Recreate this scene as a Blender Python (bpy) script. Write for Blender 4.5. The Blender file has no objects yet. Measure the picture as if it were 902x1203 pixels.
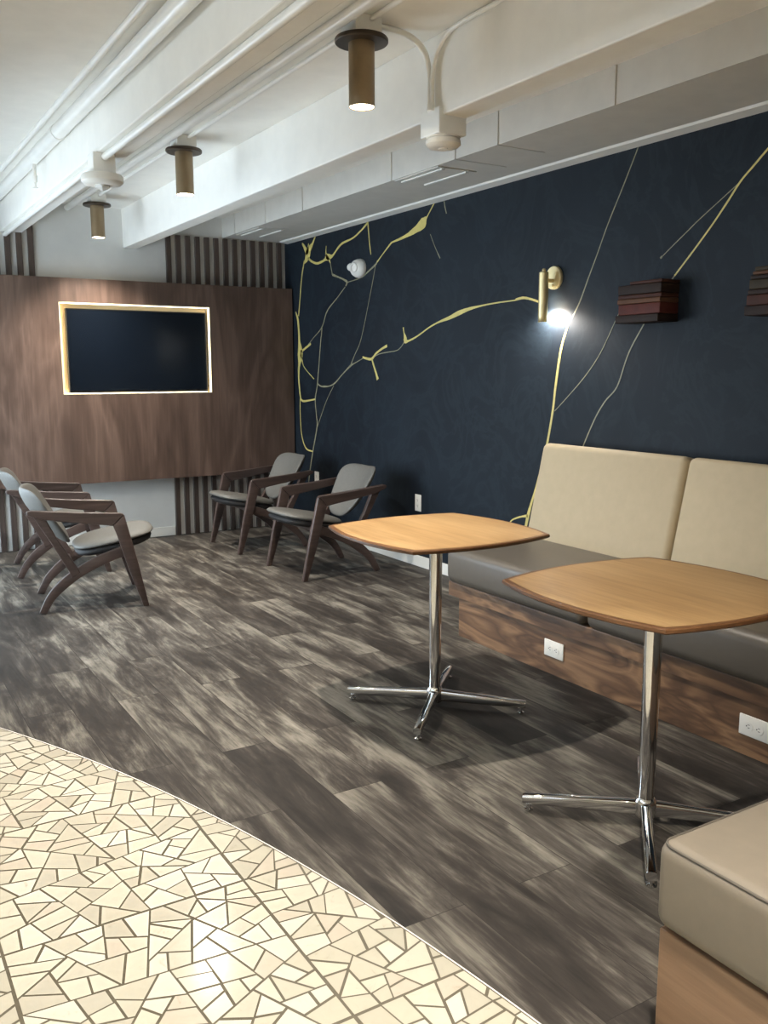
import bpy, bmesh, math, random
from mathutils import Vector, Matrix

random.seed(7)
PI = math.pi
scene = bpy.context.scene
COL = scene.collection

# ------------------------------------------------------------------ helpers
def obj(name, bm, mat=None, parent=None, smooth=False, mats=None):
    me = bpy.data.meshes.new(name)
    bmesh.ops.recalc_face_normals(bm, faces=bm.faces[:])
    bm.to_mesh(me); bm.free()
    for m in (mats or ([mat] if mat else [])):
        me.materials.append(m)
    if smooth:
        for p in me.polygons:
            p.use_smooth = True
    o = bpy.data.objects.new(name, me)
    COL.objects.link(o)
    if parent is not None:
        o.parent = parent
    return o

def sharp(o, ang=40):
    """smooth shading that keeps real edges crisp"""
    me = o.data
    bm = bmesh.new(); bm.from_mesh(me)
    for e in bm.edges:
        if len(e.link_faces) == 2:
            e.smooth = e.calc_face_angle(0) < math.radians(ang)
    for f in bm.faces:
        f.smooth = True
    bm.to_mesh(me); bm.free()
    return o

def tag(o, label, cat, group=None):
    o['label'] = label; o['category'] = cat
    if group:
        o['group'] = group
    return o

def thing(name, label, cat, loc=(0, 0, 0), rz=0.0, group=None):
    o = bpy.data.objects.new(name, None)
    o.empty_display_size = 0.1
    COL.objects.link(o)
    o.location = loc; o.rotation_euler = (0, 0, rz)
    return tag(o, label, cat, group)

def struct(name, bm, mat=None, mats=None, parent=None):
    o = obj(name, bm, mat, parent, mats=mats)
    if parent is None:
        o['kind'] = 'structure'
    return o

def dup(root, loc, rz=None, label=None):
    r = root.copy(); COL.objects.link(r)
    r.location = loc
    if rz is not None:
        r.rotation_euler = (0, 0, rz)
    if label:
        r['label'] = label
    for ch in list(root.children):
        c = ch.copy(); COL.objects.link(c); c.parent = r
        for g in list(ch.children):
            d = g.copy(); COL.objects.link(d); d.parent = c
    return r

def box(bm, x0, x1, y0, y1, z0, z1, bev=0.0, seg=2, mi=0):
    r = bmesh.ops.create_cube(bm, size=1.0)
    vs = r['verts']
    for v in vs:
        v.co = Vector(((x0 + x1) / 2 + v.co.x * (x1 - x0), (y0 + y1) / 2 + v.co.y * (y1 - y0), (z0 + z1) / 2 + v.co.z * (z1 - z0)))
    fs = set(f for v in vs for f in v.link_faces)
    for f in fs:
        f.material_index = mi
    if bev > 0:
        es = list(set(e for v in vs for e in v.link_edges))
        bmesh.ops.bevel(bm, geom=es, offset=bev, segments=seg, profile=0.5, affect='EDGES', clamp_overlap=True)
    return bm

def B(*a, **k):
    return box(bmesh.new(), *a, **k)

def lathe(bm, prof, M=None, seg=32, mi=0):
    """prof: list of (r, h) around local Z"""
    rings = []
    for r, h in prof:
        if r < 1e-6:
            rings.append([bm.verts.new((0, 0, h))])
        else:
            rings.append([bm.verts.new((r * math.cos(2 * PI * i / seg), r * math.sin(2 * PI * i / seg), h)) for i in range(seg)])
    new = [v for r in rings for v in r]
    for a, b in zip(rings, rings[1:]):
        for i in range(seg):
            j = (i + 1) % seg
            if len(a) == 1 and len(b) == 1:
                continue
            if len(a) == 1:
                f = bm.faces.new((a[0], b[i], b[j]))
            elif len(b) == 1:
                f = bm.faces.new((a[i], a[j], b[0]))
            else:
                f = bm.faces.new((a[i], a[j], b[j], b[i]))
            f.material_index = mi
    if M is not None:
        for v in new:
            v.co = M @ v.co
    return bm

def rot_to(d):
    return Vector((0, 0, 1)).rotation_difference(Vector(d).normalized()).to_matrix().to_4x4()

def cyl(bm, p0, p1, r0, r1=None, seg=24, mi=0):
    p0 = Vector(p0); p1 = Vector(p1); r1 = r0 if r1 is None else r1
    L = (p1 - p0).length
    M = Matrix.Translation(p0) @ rot_to(p1 - p0)
    return lathe(bm, [(0, 0), (r0, 0), (r1, L), (0, L)], M, seg, mi)

def tube(bm, pts, r, seg=12, cap=True):
    pts = [Vector(p) for p in pts]
    n = len(pts); rs = r if isinstance(r, (list, tuple)) else [r] * n
    prev = None; rings = []
    for i, p in enumerate(pts):
        t = (pts[min(i + 1, n - 1)] - pts[max(i - 1, 0)]).normalized()
        if prev is None:
            a = Vector((0, 0, 1)) if abs(t.z) < .9 else Vector((1, 0, 0))
            u = t.cross(a).normalized()
        else:
            u = (prev - t * prev.dot(t)).normalized()
        prev = u; w = t.cross(u)
        rings.append([bm.verts.new(p + rs[i] * (u * math.cos(2 * PI * k / seg) + w * math.sin(2 * PI * k / seg))) for k in range(seg)])
    for a, b in zip(rings, rings[1:]):
        for k in range(seg):
            j = (k + 1) % seg
            bm.faces.new((a[k], a[j], b[j], b[k]))
    if cap:
        bm.faces.new(rings[0][::-1]); bm.faces.new(rings[-1])
    return bm

def prism_y(bm, poly, y0, y1, bev=0.0):
    """polygon in (x, z) extruded along y"""
    a = [bm.verts.new((x, y0, z)) for x, z in poly]
    b = [bm.verts.new((x, y1, z)) for x, z in poly]
    n = len(poly)
    fs = [bm.faces.new(a), bm.faces.new(b[::-1])]
    for i in range(n):
        j = (i + 1) % n
        fs.append(bm.faces.new((a[i], b[i], b[j], a[j])))
    if bev:
        bmesh.ops.recalc_face_normals(bm, faces=fs)
        es = list(set(e for f in fs for e in f.edges))
        bmesh.ops.bevel(bm, geom=es, offset=bev, segments=2, profile=.5, affect='EDGES', clamp_overlap=True)
    return bm

def prism_z(bm, poly, z0, z1, mi=0):
    a = [bm.verts.new((x, y, z0)) for x, y in poly]
    b = [bm.verts.new((x, y, z1)) for x, y in poly]
    n = len(poly)
    fs = [bm.faces.new(a[::-1]), bm.faces.new(b)]
    for i in range(n):
        j = (i + 1) % n
        fs.append(bm.faces.new((a[i], a[j], b[j], b[i])))
    for f in fs:
        f.material_index = mi
    return bm

def pad(bm, outline, f3, thick, rings=9, seg=56, p=4.0, bulge=1.0):
    """upholstered pad: outline(theta)->(a,b); f3(a,b,h)->Vector; rounded rim; h in [-thick/2, thick/2]"""
    out = [outline(2 * PI * k / seg) for k in range(seg)]
    rad = [math.sin(i / rings * PI / 2) for i in range(rings + 1)]
    side = {}
    for s in (1, -1):
        for i, r in enumerate(rad):
            h = s * thick / 2 * max(0.0, 1 - r ** p) ** .5 * (1 if s > 0 else bulge)
            if i == 0:
                side[s, i] = [bm.verts.new(f3(0, 0, h))]
            elif i == rings and s == -1:
                side[s, i] = side[1, rings]
            else:
                side[s, i] = [bm.verts.new(f3(a * r, b * r, h)) for a, b in out]
    for s in (1, -1):
        for i in range(rings):
            A, Bv = side[s, i], side[s, i + 1]
            for k in range(seg):
                j = (k + 1) % seg
                if len(A) == 1:
                    bm.faces.new((A[0], Bv[k], Bv[j]))
                else:
                    bm.faces.new((A[k], Bv[k], Bv[j], A[j]))
    return bm

def superell(a, b, n):
    def f(t):
        c, s = math.cos(t), math.sin(t)
        return (a * math.copysign(abs(c) ** (2 / n), c), b * math.copysign(abs(s) ** (2 / n), s))
    return f

# ------------------------------------------------------------------ materials
def srgb(r, g, b):
    def c(v):
        v /= 255.0
        return v / 12.92 if v <= .04045 else ((v + .055) / 1.055) ** 2.4
    return (c(r), c(g), c(b), 1.0)

class NT:
    def __init__(self, name):
        self.m = bpy.data.materials.new(name); self.m.use_nodes = True
        self.t = self.m.node_tree; self.n = self.t.nodes; self.l = self.t.links
        self.b = self.n['Principled BSDF']
    def node(self, typ, **k):
        x = self.n.new(typ)
        for a, v in k.items():
            setattr(x, a, v)
        return x
    def link(self, a, b):
        self.l.new(a, b)
    def math(self, op, a, b=None):
        x = self.node('ShaderNodeMath', operation=op)
        for i, v in enumerate((a, b)):
            if v is None: continue
            if hasattr(v, 'is_output'): self.link(v, x.inputs[i])
            else: x.inputs[i].default_value = v
        return x.outputs[0]
    def ramp(self, fac, stops, interp='LINEAR'):
        x = self.node('ShaderNodeValToRGB'); cr = x.color_ramp; cr.interpolation = interp
        while len(cr.elements) > 1: cr.elements.remove(cr.elements[-1])
        cr.elements[0].position = stops[0][0]; cr.elements[0].color = stops[0][1]
        for p, c in stops[1:]:
            e = cr.elements.new(p); e.color = c
        self.link(fac, x.inputs[0])
        return x.outputs[0]
    def mix(self, fac, a, b, mode='MIX'):
        x = self.node('ShaderNodeMix', data_type='RGBA', blend_type=mode)
        for i, v in ((0, fac), (6, a), (7, b)):
            if hasattr(v, 'is_output'): self.link(v, x.inputs[i])
            else: x.inputs[i].default_value = v
        return x.outputs[2]
    def coords(self, scale=(1, 1, 1), rot=(0, 0, 0), kind='Object'):
        c = self.node('ShaderNodeTexCoord'); mp = self.node('ShaderNodeMapping')
        mp.inputs['Scale'].default_value = scale; mp.inputs['Rotation'].default_value = rot
        self.link(c.outputs[kind], mp.inputs[0])
        return mp.outputs[0]
    def noise(self, vec, scale, detail=4, rough=.55, dist=0, w=None):
        x = self.node('ShaderNodeTexNoise')
        x.inputs['Scale'].default_value = scale; x.inputs['Detail'].default_value = detail
        x.inputs['Roughness'].default_value = rough; x.inputs['Distortion'].default_value = dist
        if w is not None:
            x.noise_dimensions = '4D'; self.link(w, x.inputs['W'])
        self.link(vec, x.inputs['Vector'])
        return x.outputs['Fac']
    def bump(self, h, strength=.2, dist=.01):
        x = self.node('ShaderNodeBump'); x.inputs['Strength'].default_value = strength; x.inputs['Distance'].default_value = dist
        self.link(h, x.inputs['Height']); self.link(x.outputs[0], self.b.inputs['Normal'])
    def set(self, **k):
        for a, v in k.items():
            a = a.replace('_', ' ')
            if hasattr(v, 'is_output'): self.link(v, self.b.inputs[a])
            else: self.b.inputs[a].default_value = v
        return self.m

def plain(name, rgb, rough=.5, metal=0.0, spec=.5, var=.06, vs=9.0, bump=0.0, bs=120.0):
    t = NT(name)
    c = srgb(*rgb)
    v = t.coords()
    n = t.noise(v, vs, 4)
    lo = tuple(x * (1 - var) for x in c[:3]) + (1,)
    hi = tuple(min(1, x * (1 + var)) for x in c[:3]) + (1,)
    t.set(Base_Color=t.ramp(n, [(.3, lo), (.7, hi)]), Roughness=rough, Metallic=metal)
    t.b.inputs['Specular IOR Level'].default_value = spec
    if bump:
        t.bump(t.noise(v, bs, 3), bump, .002)
    return t.m

def emit(name, rgb, strength):
    t = NT(name)
    t.set(Base_Color=srgb(*rgb), Emission_Color=srgb(*rgb), Emission_Strength=strength, Roughness=.4)
    return t.m

def wood(name, dark, mid, light, axis='Z', fine=1.0, figure=.5, rough=.45, fig_scale=1.0, bump=.08):
    """grain runs along axis"""
    t = NT(name)
    s = {'X': (.55, 9, 9), 'Y': (9, .55, 9), 'Z': (9, 9, .55)}[axis]
    s2 = {'X': (.5, 2.4, 2.4), 'Y': (2.4, .5, 2.4), 'Z': (2.4, 2.4, .5)}[axis]
    v = t.coords(tuple(a * fine for a in s)); v2 = t.coords(tuple(a * fig_scale for a in s2))
    n1 = t.noise(v, 4.0, 8, .65, .6)
    n2 = t.noise(v2, 1.6, 3, .5, .8)
    ring = t.math('PINGPONG', t.math('MULTIPLY', n2, 9.0), 1.0)
    f = t.math('ADD', t.math('MULTIPLY', n1, 1 - figure), t.math('MULTIPLY', ring, figure))
    f = t.math('ADD', t.math('MULTIPLY', f, .72), t.math('MULTIPLY', n2, .28))
    col = t.ramp(f, [(.22, srgb(*dark)), (.47, srgb(*mid)), (.72, srgb(*light))])
    t.set(Base_Color=col, Roughness=rough)
    if bump:
        t.bump(n1, bump, .002)
    return t.m

PL = [(40, 37, 34), (58, 53, 49), (80, 75, 69), (112, 107, 98), (144, 138, 127)]   # plank tones
NV = [(18, 24, 32), (23, 30, 38), (27, 35, 43), (33, 43, 50)]                        # navy mural tones
MB = [(202, 196, 178), (192, 186, 168), (209, 204, 188), (186, 180, 163), (194, 184, 167)]   # marble tones

M = {}
M['paint'] = plain('white_ceiling_paint', (238, 235, 228), .6, var=.03, bump=.05, bs=40)
M['paint_wall'] = plain('white_wall_paint', (215, 214, 210), .6, var=.03, bump=.04, bs=90)
M['duct_paint'] = plain('duct_paint', (214, 210, 202), .55, var=.04)
M['pipe_paint'] = plain('pipe_paint', (238, 236, 230), .35, var=.03)
M['plastic'] = plain('white_plastic', (235, 231, 222), .3, var=.02)
M['slot'] = plain('dark_slot', (40, 36, 32), .6)
M['walnut_panel'] = wood('walnut_wall_veneer', (64, 50, 43), (90, 71, 61), (116, 94, 82), 'Z', .8, .30, .42, .75)
M['walnut_slat'] = wood('walnut_slat', (54, 44, 40), (74, 61, 54), (94, 78, 70), 'Z', 1.5, .2, .5)
M['walnut_bench'] = wood('walnut_bench_veneer', (72, 51, 37), (110, 81, 58), (146, 112, 82), 'Y', 1.4, .5, .4, 2.2)
M['walnut_end'] = wood('walnut_bench_end_veneer', (108, 82, 62), (128, 100, 77), (148, 118, 92), 'Y', 1.6, .2, .42, 1.0)
M['oak'] = wood('oak_table_veneer', (130, 100, 64), (168, 134, 91), (188, 155, 110), 'Y', 1.3, .2, .32, 1.0, .03)
M['oak_edge'] = wood('stained_oak_edge', (82, 54, 33), (106, 72, 45), (126, 90, 58), 'Y', 1.5, .15, .35, 1.0, .03)
M['chair_wood'] = wood('dark_walnut_chair_wood', (50, 40, 37), (70, 56, 51), (90, 74, 68), 'X', 1.6, .2, .36)
M['chair_fabric'] = plain('grey_chair_upholstery', (94, 92, 87), .6, var=.06, vs=60, bump=.15, bs=350)
M['under'] = plain('shadowed_seat_underside', (34, 31, 30), .7)  # under-seat shadow put into the colour of the pan
M['seat_vinyl_dim'] = plain('dimmed_taupe_seat_vinyl', (92, 85, 76), .42, var=.04, vs=30, bump=.06, bs=260)  # one vinyl on both benches; this copy darkened for its dimmer look
M['seat_vinyl_lit'] = plain('lit_taupe_seat_vinyl', (116, 107, 94), .5, var=.04, vs=30, bump=.06, bs=260)  # same vinyl, lightened in colour to stand for stronger light on it
M['back_fabric'] = plain('beige_back_upholstery', (182, 164, 133), .65, var=.03, vs=20, bump=.06, bs=260)
M['piping'] = plain('dark_piping', (84, 78, 70), .5)
M['chrome'] = plain('polished_chrome', (225, 225, 225), .07, 1.0, var=.0)
M['steel_dark'] = plain('black_steel_plate', (40, 38, 36), .5, .6)
M['bronze'] = plain('brushed_bronze', (148, 128, 100), .42, .55, var=.05, vs=30)
M['bronze_dark'] = plain('dark_bronze_canopy', (78, 68, 58), .42, .7, var=.05)
M['brass'] = plain('satin_brass', (228, 209, 160), .42, .75, var=.03)
M['tv_bezel'] = plain('black_tv_bezel', (12, 13, 15), .3)
M['recess'] = plain('cream_recess_lining', (222, 206, 172), .45, .0, var=.03)
M['lamp_glow'] = emit('lamp_lens_glow', (255, 236, 205), 22.0)
M['sconce_glow'] = emit('sconce_lens_glow', (255, 244, 226), 60.0)
M['led'] = emit('led_strip_glow', (255, 236, 196), 3.4)
M['gold_paint'] = plain('gold_mural_paint', (208, 190, 112), .5, .0, var=.1, vs=25)
M['pale_paint'] = plain('pale_gold_mural_line', (142, 136, 108), .5, .0, var=.2, vs=40)
M['book_dark'] = plain('dark_brown_layer', (46, 33, 27), .6, 0, .2, .2, 14)
M['book_red'] = plain('worn_red_layer', (88, 44, 36), .6, 0, .2, .22, 14)
M['book_mid'] = plain('rust_brown_layer', (68, 40, 31), .6, 0, .2, .2, 14)
M['book_tan'] = plain('tan_brown_layer', (94, 64, 46), .6, 0, .2, .2, 14)
M['book_olive'] = plain('olive_brown_layer', (62, 52, 37), .6, 0, .2, .2, 14)
M['red_led'] = plain('clear_lens_plastic', (214, 212, 206), .12)

def mat_screen():
    t = NT('black_tv_screen')
    t.set(Base_Color=srgb(14, 20, 28), Roughness=.16)
    t.b.inputs['Specular IOR Level'].default_value = .5
    return t.m
M['screen'] = mat_screen()

def mat_glass():
    t = NT('clear_window_glass')
    tr = t.node('ShaderNodeBsdfTransparent'); gl = t.node('ShaderNodeBsdfGlossy'); mx = t.node('ShaderNodeMixShader')
    tr.inputs[0].default_value = (.97, .985, .98, 1); gl.inputs['Roughness'].default_value = .02; mx.inputs[0].default_value = .05
    t.link(tr.outputs[0], mx.inputs[1]); t.link(gl.outputs[0], mx.inputs[2])
    t.link(mx.outputs[0], t.n['Material Output'].inputs['Surface'])
    return t.m
M['glass'] = mat_glass()

def mat_planks():
    t = NT('weathered_grey_vinyl_planks')
    base = t.coords(rot=(0, 0, PI / 2))
    br = t.node('ShaderNodeTexBrick')
    br.offset = .41; br.offset_frequency = 2; br.squash = 1
    t.link(base, br.inputs['Vector'])
    br.inputs['Color1'].default_value = (0, 0, 0, 1); br.inputs['Color2'].default_value = (1, 1, 1, 1)
    br.inputs['Mortar'].default_value = (0, 0, 0, 1)
    br.inputs['Scale'].default_value = 1.0; br.inputs['Mortar Size'].default_value = .0012
    br.inputs['Brick Width'].default_value = 1.22; br.inputs['Row Height'].default_value = .185
    br.inputs['Bias'].default_value = 0
    rnd = t.node('ShaderNodeSeparateColor'); t.link(br.outputs['Color'], rnd.inputs[0])
    w = t.math('MULTIPLY', rnd.outputs[0], 31.0)
    v1 = t.coords((6.0, 1.1, 1)); v2 = t.coords((30, 2.0, 1)); v3 = t.coords((2.6, 1.3, 1))
    big = t.noise(v1, 1.5, 8, .64, 1.1, w)
    fine = t.noise(v2, 2.0, 7, .7, .3, w)
    patch = t.noise(v3, 1.5, 4, .6, .3, w)
    f = t.math('ADD', t.math('MULTIPLY', big, .50), t.math('MULTIPLY', fine, .26))
    f = t.math('ADD', f, t.math('MULTIPLY', patch, .28))
    f = t.math('ADD', f, t.math('MULTIPLY', t.math('SUBTRACT', rnd.outputs[0], .5), .07))
    col = t.ramp(f, [(.41, srgb(*PL[0])), (.49, srgb(*PL[1])), (.54, srgb(*PL[2])), (.59, srgb(*PL[3])), (.68, srgb(*PL[4]))])
    col = t.mix(br.outputs['Fac'], col, srgb(44, 40, 37))
    t.set(Base_Color=col, Roughness=t.ramp(fine, [(.3, (.46, .46, .46, 1)), (.7, (.6, .6, .6, 1))]))
    t.b.inputs['Specular IOR Level'].default_value = .18
    t.bump(f, .12, .003)
    return t.m
M['planks'] = mat_planks()

def mat_marble(name, rgb):
    t = NT(name)
    c = srgb(*rgb)
    v = t.coords()
    n = t.noise(v, 20, 6, .65, 1.2)
    t.set(Base_Color=t.ramp(n, [(.35, c), (.62, tuple(a * .96 for a in c[:3]) + (1,)), (.85, tuple(a * f for a, f in zip(c[:3], (.72, .68, .62))) + (1,))]), Roughness=.16)
    return t.m
for k, c in enumerate(MB): M['marble%d' % k] = mat_marble('cream_marble_%s' % 'abcde'[k], c)
M['terrazzo'] = plain('terrazzo_grout', (92, 84, 66), .5, var=.12, vs=60)

def mat_navy():
    t = NT('navy_mural_paint')
    v = t.coords((1, .8, .45)); v2 = t.coords((1, 1.1, .9), rot=(.6, 0, 0))
    a = t.noise(v, 1.3, 5, .6, 1.4); b = t.noise(v2, 2.2, 6, .62, 2.2)
    col = t.ramp(a, [(.3, srgb(*NV[0])), (.5, srgb(*NV[1])), (.7, srgb(*NV[2]))])
    veil = t.ramp(b, [(.47, (0, 0, 0, 1)), (.52, (.55, .55, .55, 1)), (.6, (0, 0, 0, 1))])
    col = t.mix(veil, col, srgb(*NV[3]))
    t.set(Base_Color=col, Roughness=.6)
    t.b.inputs['Specular IOR Level'].default_value = .22
    t.bump(t.noise(v, 50, 4), .04, .002)
    return t.m
M['navy'] = mat_navy()

# overall light levels
LAMP_W = 110.0
TERRAZZO_W = 112.0
SPOT_A = 122
SPOT_T = 106
SCONCE_W = 17.0
SKY_C = (.72, .85, 1.0, 1.0)
SKY_S = 4.7
EXPO = 1.28

# ------------------------------------------------------------------ the setting
XW, YB, ZC = 3.465, 7.30, 2.62         # mural wall, TV wall, ceiling slab
XL, YF = -1.35, -2.6                    # window wall, wall behind the camera
WX, WS = .17, 4.25                    # window wall steps in beside the armchairs
TC, TR = (-5.6057, .47), 6.8266        # circle of the terrazzo edge

arc = []
for i in range(97):
    y = YF + (YB - YF) * i / 96
    arc.append((TC[0] + math.sqrt(max(0, TR ** 2 - (y - TC[1]) ** 2)), y))
arc = [a for a in arc if a[0] > XL]
top_y = arc[-1][1]

bm = prism_z(bmesh.new(), arc + [(XL, top_y), (XL, YF)], -.06, 0)
floor_t = struct('floor', bm, M['terrazzo'])
floor_t['label'] = 'broken marble terrazzo floor with a curved edge'
# irregular marble pieces, tile by tile, split until each is a hand's breadth
rnd = random.Random(11)
def area(p):
    return .5 * sum(p[i][0] * p[(i + 1) % len(p)][1] - p[(i + 1) % len(p)][0] * p[i][1] for i in range(len(p)))
def cut(p, n, d):
    """part of the polygon with n.x <= d"""
    out = []
    for i in range(len(p)):
        a, c = p[i], p[(i + 1) % len(p)]
        da, dc = n[0] * a[0] + n[1] * a[1] - d, n[0] * c[0] + n[1] * c[1] - d
        if da <= 0: out.append(a)
        if da * dc < 0:
            t = da / (da - dc); out.append((a[0] + (c[0] - a[0]) * t, a[1] + (c[1] - a[1]) * t))
    return out
def split(p, lim, out):
    A = area(p)
    if A < lim * rnd.uniform(.72, 1.45):
        out.append(p); return
    cx = sum(q[0] for q in p) / len(p); cy = sum(q[1] for q in p) / len(p)
    sxx = sum((q[0] - cx) ** 2 for q in p); syy = sum((q[1] - cy) ** 2 for q in p); sxy = sum((q[0] - cx) * (q[1] - cy) for q in p)
    ang = .5 * math.atan2(2 * sxy, sxx - syy) + rnd.gauss(0, .30)
    n = (math.cos(ang), math.sin(ang))
    s = A ** .5 * rnd.uniform(-.09, .09)
    d = n[0] * cx + n[1] * cy + s
    for q in (cut(p, n, d), cut(p, (-n[0], -n[1]), -d)):
        if len(q) >= 3 and area(q) > 1e-5: split(q, lim, out)
def inset(p, w):
    c = p
    for i in range(len(p)):
        a, e = p[i], p[(i + 1) % len(p)]
        L_ = math.hypot(e[0] - a[0], e[1] - a[1])
        if L_ < 1e-6: continue
        n = ((e[1] - a[1]) / L_, -(e[0] - a[0]) / L_)
        c = cut(c, n, n[0] * a[0] + n[1] * a[1] - w * rnd.uniform(.55, 1.5))
        if len(c) < 3: return []
    return c
TS = .61
bm = bmesh.new()
for ix in range(int((XL - .24) / TS) - 1, 3):
    for iy in range(int((YF - .295) / TS) - 1, 12):
        x0, y0 = .24 + ix * TS, .295 + iy * TS
        e = .0012
        poly = [(max(x0, XL) + e, max(y0, YF) + e), (x0 + TS - e, max(y0, YF) + e), (x0 + TS - e, min(y0 + TS, YB) - e), (max(x0, XL) + e, min(y0 + TS, YB) - e)]
        if poly[1][0] <= poly[0][0] or poly[2][1] <= poly[1][1]: continue
        pcs = []; split(poly, .0054, pcs)
        for p in pcs:
            p = inset(p, .0028)
            if len(p) < 3 or area(p) < 8e-5: continue
            cx = sum(q[0] for q in p) / len(p); cy = sum(q[1] for q in p) / len(p)
            ln = math.hypot(cx - TC[0], cy - TC[1]); n = ((cx - TC[0]) / ln, (cy - TC[1]) / ln)
            p = cut(p, n, n[0] * TC[0] + n[1] * TC[1] + TR - .003)
            if len(p) < 3 or area(p) < 4e-5: continue
            f = bm.faces.new([bm.verts.new((q[0], q[1], .0004)) for q in p])
            f.material_index = rnd.choice((0, 0, 0, 1, 1, 2, 2, 3, 4))
ch_ = obj('marble_pieces', bm, None, floor_t, mats=[M['marble%d' % k] for k in range(5)])
bm = bmesh.new()
va = [(x + .004, y) for x, y in arc]
prism_z(bm, [(XW, YF), (XW, YB), (XL, YB)] + [(XL, top_y + .004)] + va[::-1], -.06, 0)
floor_v = struct('floor', bm, M['planks'])
floor_v['label'] = 'weathered grey wood-look plank floor'
bm = bmesh.new()
for (x0, y0), (x1, y1) in zip(arc, arc[1:]):
    vs = [bm.verts.new(c) for c in ((x0, y0, .0008), (x0 + .004, y0, .0008), (x1 + .004, y1, .0008), (x1, y1, .0008))]
    bm.faces.new(vs)
    vb = [bm.verts.new(c) for c in ((x0, y0, -.05), (x0 + .004, y0, -.05), (x1 + .004, y1, -.05), (x1, y1, -.05))]
    bm.faces.new(vb[::-1])
struct('trim_1', bm, M['plastic'])

wall_r = struct('wall_right', B(XW, XW + .12, YF, YB + .12, 0, ZC), M['navy'])
struct('wall_back', B(WX - .12, XW, YB, YB + .12, 0, ZC), M['paint_wall'])
struct('wall_front', B(XL - .12, XW + .12, YF - .12, YF, 0, ZC), M['paint_wall'])

WY0, WY1, WZ0, WZ1 = 4.42, 7.16, .10, 2.02
bm = bmesh.new()
TY0, TY1, TZ0_, TZ1_ = -.3, 3.7, 2.22, 2.56  # opening for the added high window
box(bm, XL - .12, XL, YF, TY0, 0, ZC); box(bm, XL - .12, XL, TY1, WS, 0, ZC); box(bm, XL - .12, XL, TY0, TY1, 0, TZ0_); box(bm, XL - .12, XL, TY0, TY1, TZ1_, ZC)
box(bm, XL, WX - .12, WS, WS + .12, 0, ZC)
box(bm, WX - .12, WX, WS, WY0, 0, ZC); box(bm, WX - .12, WX, WY1, YB + .12, 0, ZC)
box(bm, WX - .12, WX, WY0, WY1, 0, WZ0); box(bm, WX - .12, WX, WY0, WY1, WZ1, ZC)
struct('wall_left', bm, M['paint_wall'])
bm = bmesh.new()
n = 2
for i in range(n + 1):
    y = WY0 + (WY1 - WY0) * i / n
    box(bm, WX - .08, WX - .03, max(WY0, y - .02), min(WY1, y + .02), WZ0, WZ1)
box(bm, WX - .08, WX - .03, WY0, WY1, WZ0, WZ0 + .04); box(bm, WX - .08, WX - .03, WY0, WY1, WZ1 - .04, WZ1)
w1 = struct('window_1', bm, M['steel_dark'])
obj('pane', B(WX - .058, WX - .052, WY0, WY1, WZ0, WZ1), M['glass'], w1)
bm = bmesh.new()
for i in range(5):
    y = TY0 + (TY1 - TY0) * i / 4
    box(bm, XL - .08, XL - .03, max(TY0, y - .02), min(TY1, y + .02), TZ0_, TZ1_)
box(bm, XL - .08, XL - .03, TY0, TY1, TZ0_, TZ0_ + .03); box(bm, XL - .08, XL - .03, TY0, TY1, TZ1_ - .03, TZ1_)
w2 = struct('window_added', bm, M['steel_dark'])  # unseen high window, added to brighten the beam faces
obj('pane', B(XL - .058, XL - .052, TY0, TY1, TZ0_, TZ1_), M['glass'], w2)
struct('ceiling', B(XL - .12, XW + .12, YF - .12, YB + .12, ZC, ZC + .15), M['paint'])

# cast beams (narrow stems) and the boxed duct along the mural wall
def stem(x0, x1, z0, top=.03):
    bm = bmesh.new()
    prism_y(bm, [(x0, z0), (x1, z0), (x1 + top, ZC), (x0 - .004, ZC)], YF, YB, .006)
    return bm
for x0, x1, z0, w in ((1.163, 1.315, 2.384, 'left'), (2.066, 2.175, 2.326, 'right')):
    b = struct('ceiling_beam', stem(x0, x1, z0), M['paint'])
bm = B(2.895, XW, YF, YB, 2.462, ZC)
for y in (7.02, 6.42, 5.80, 4.64, 4.01, 3.655, 2.88, 1.9):
    box(bm, 2.889, 2.896, y - .006, y + .006, 2.46, ZC)
for y, l in ((3.655, .30), (4.01, .34), (2.88, .0)):
    if l: box(bm, 2.897, 2.897 + l, y - .003, y + .003, 2.4595, 2.463)
struct('ceiling_duct', bm, M['duct_paint'])
bm = bmesh.new(); prism_y(bm, [(3.385, 2.462), (3.395, 2.452), (XW, 2.445), (XW, 2.465), (3.385, 2.465)], YF, YB - .06)
struct('trim_2', bm, M['paint'])

def base(name, x0, x1, y0, y1):
    struct(name, B(x0, x1, y0, y1, 0, .078, .004), M['plastic'])
base('baseboard_right', XW - .014, XW, 3.80, YB - .05)
base('baseboard_back', 1.40, 2.398, YB - .014, YB)

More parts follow.
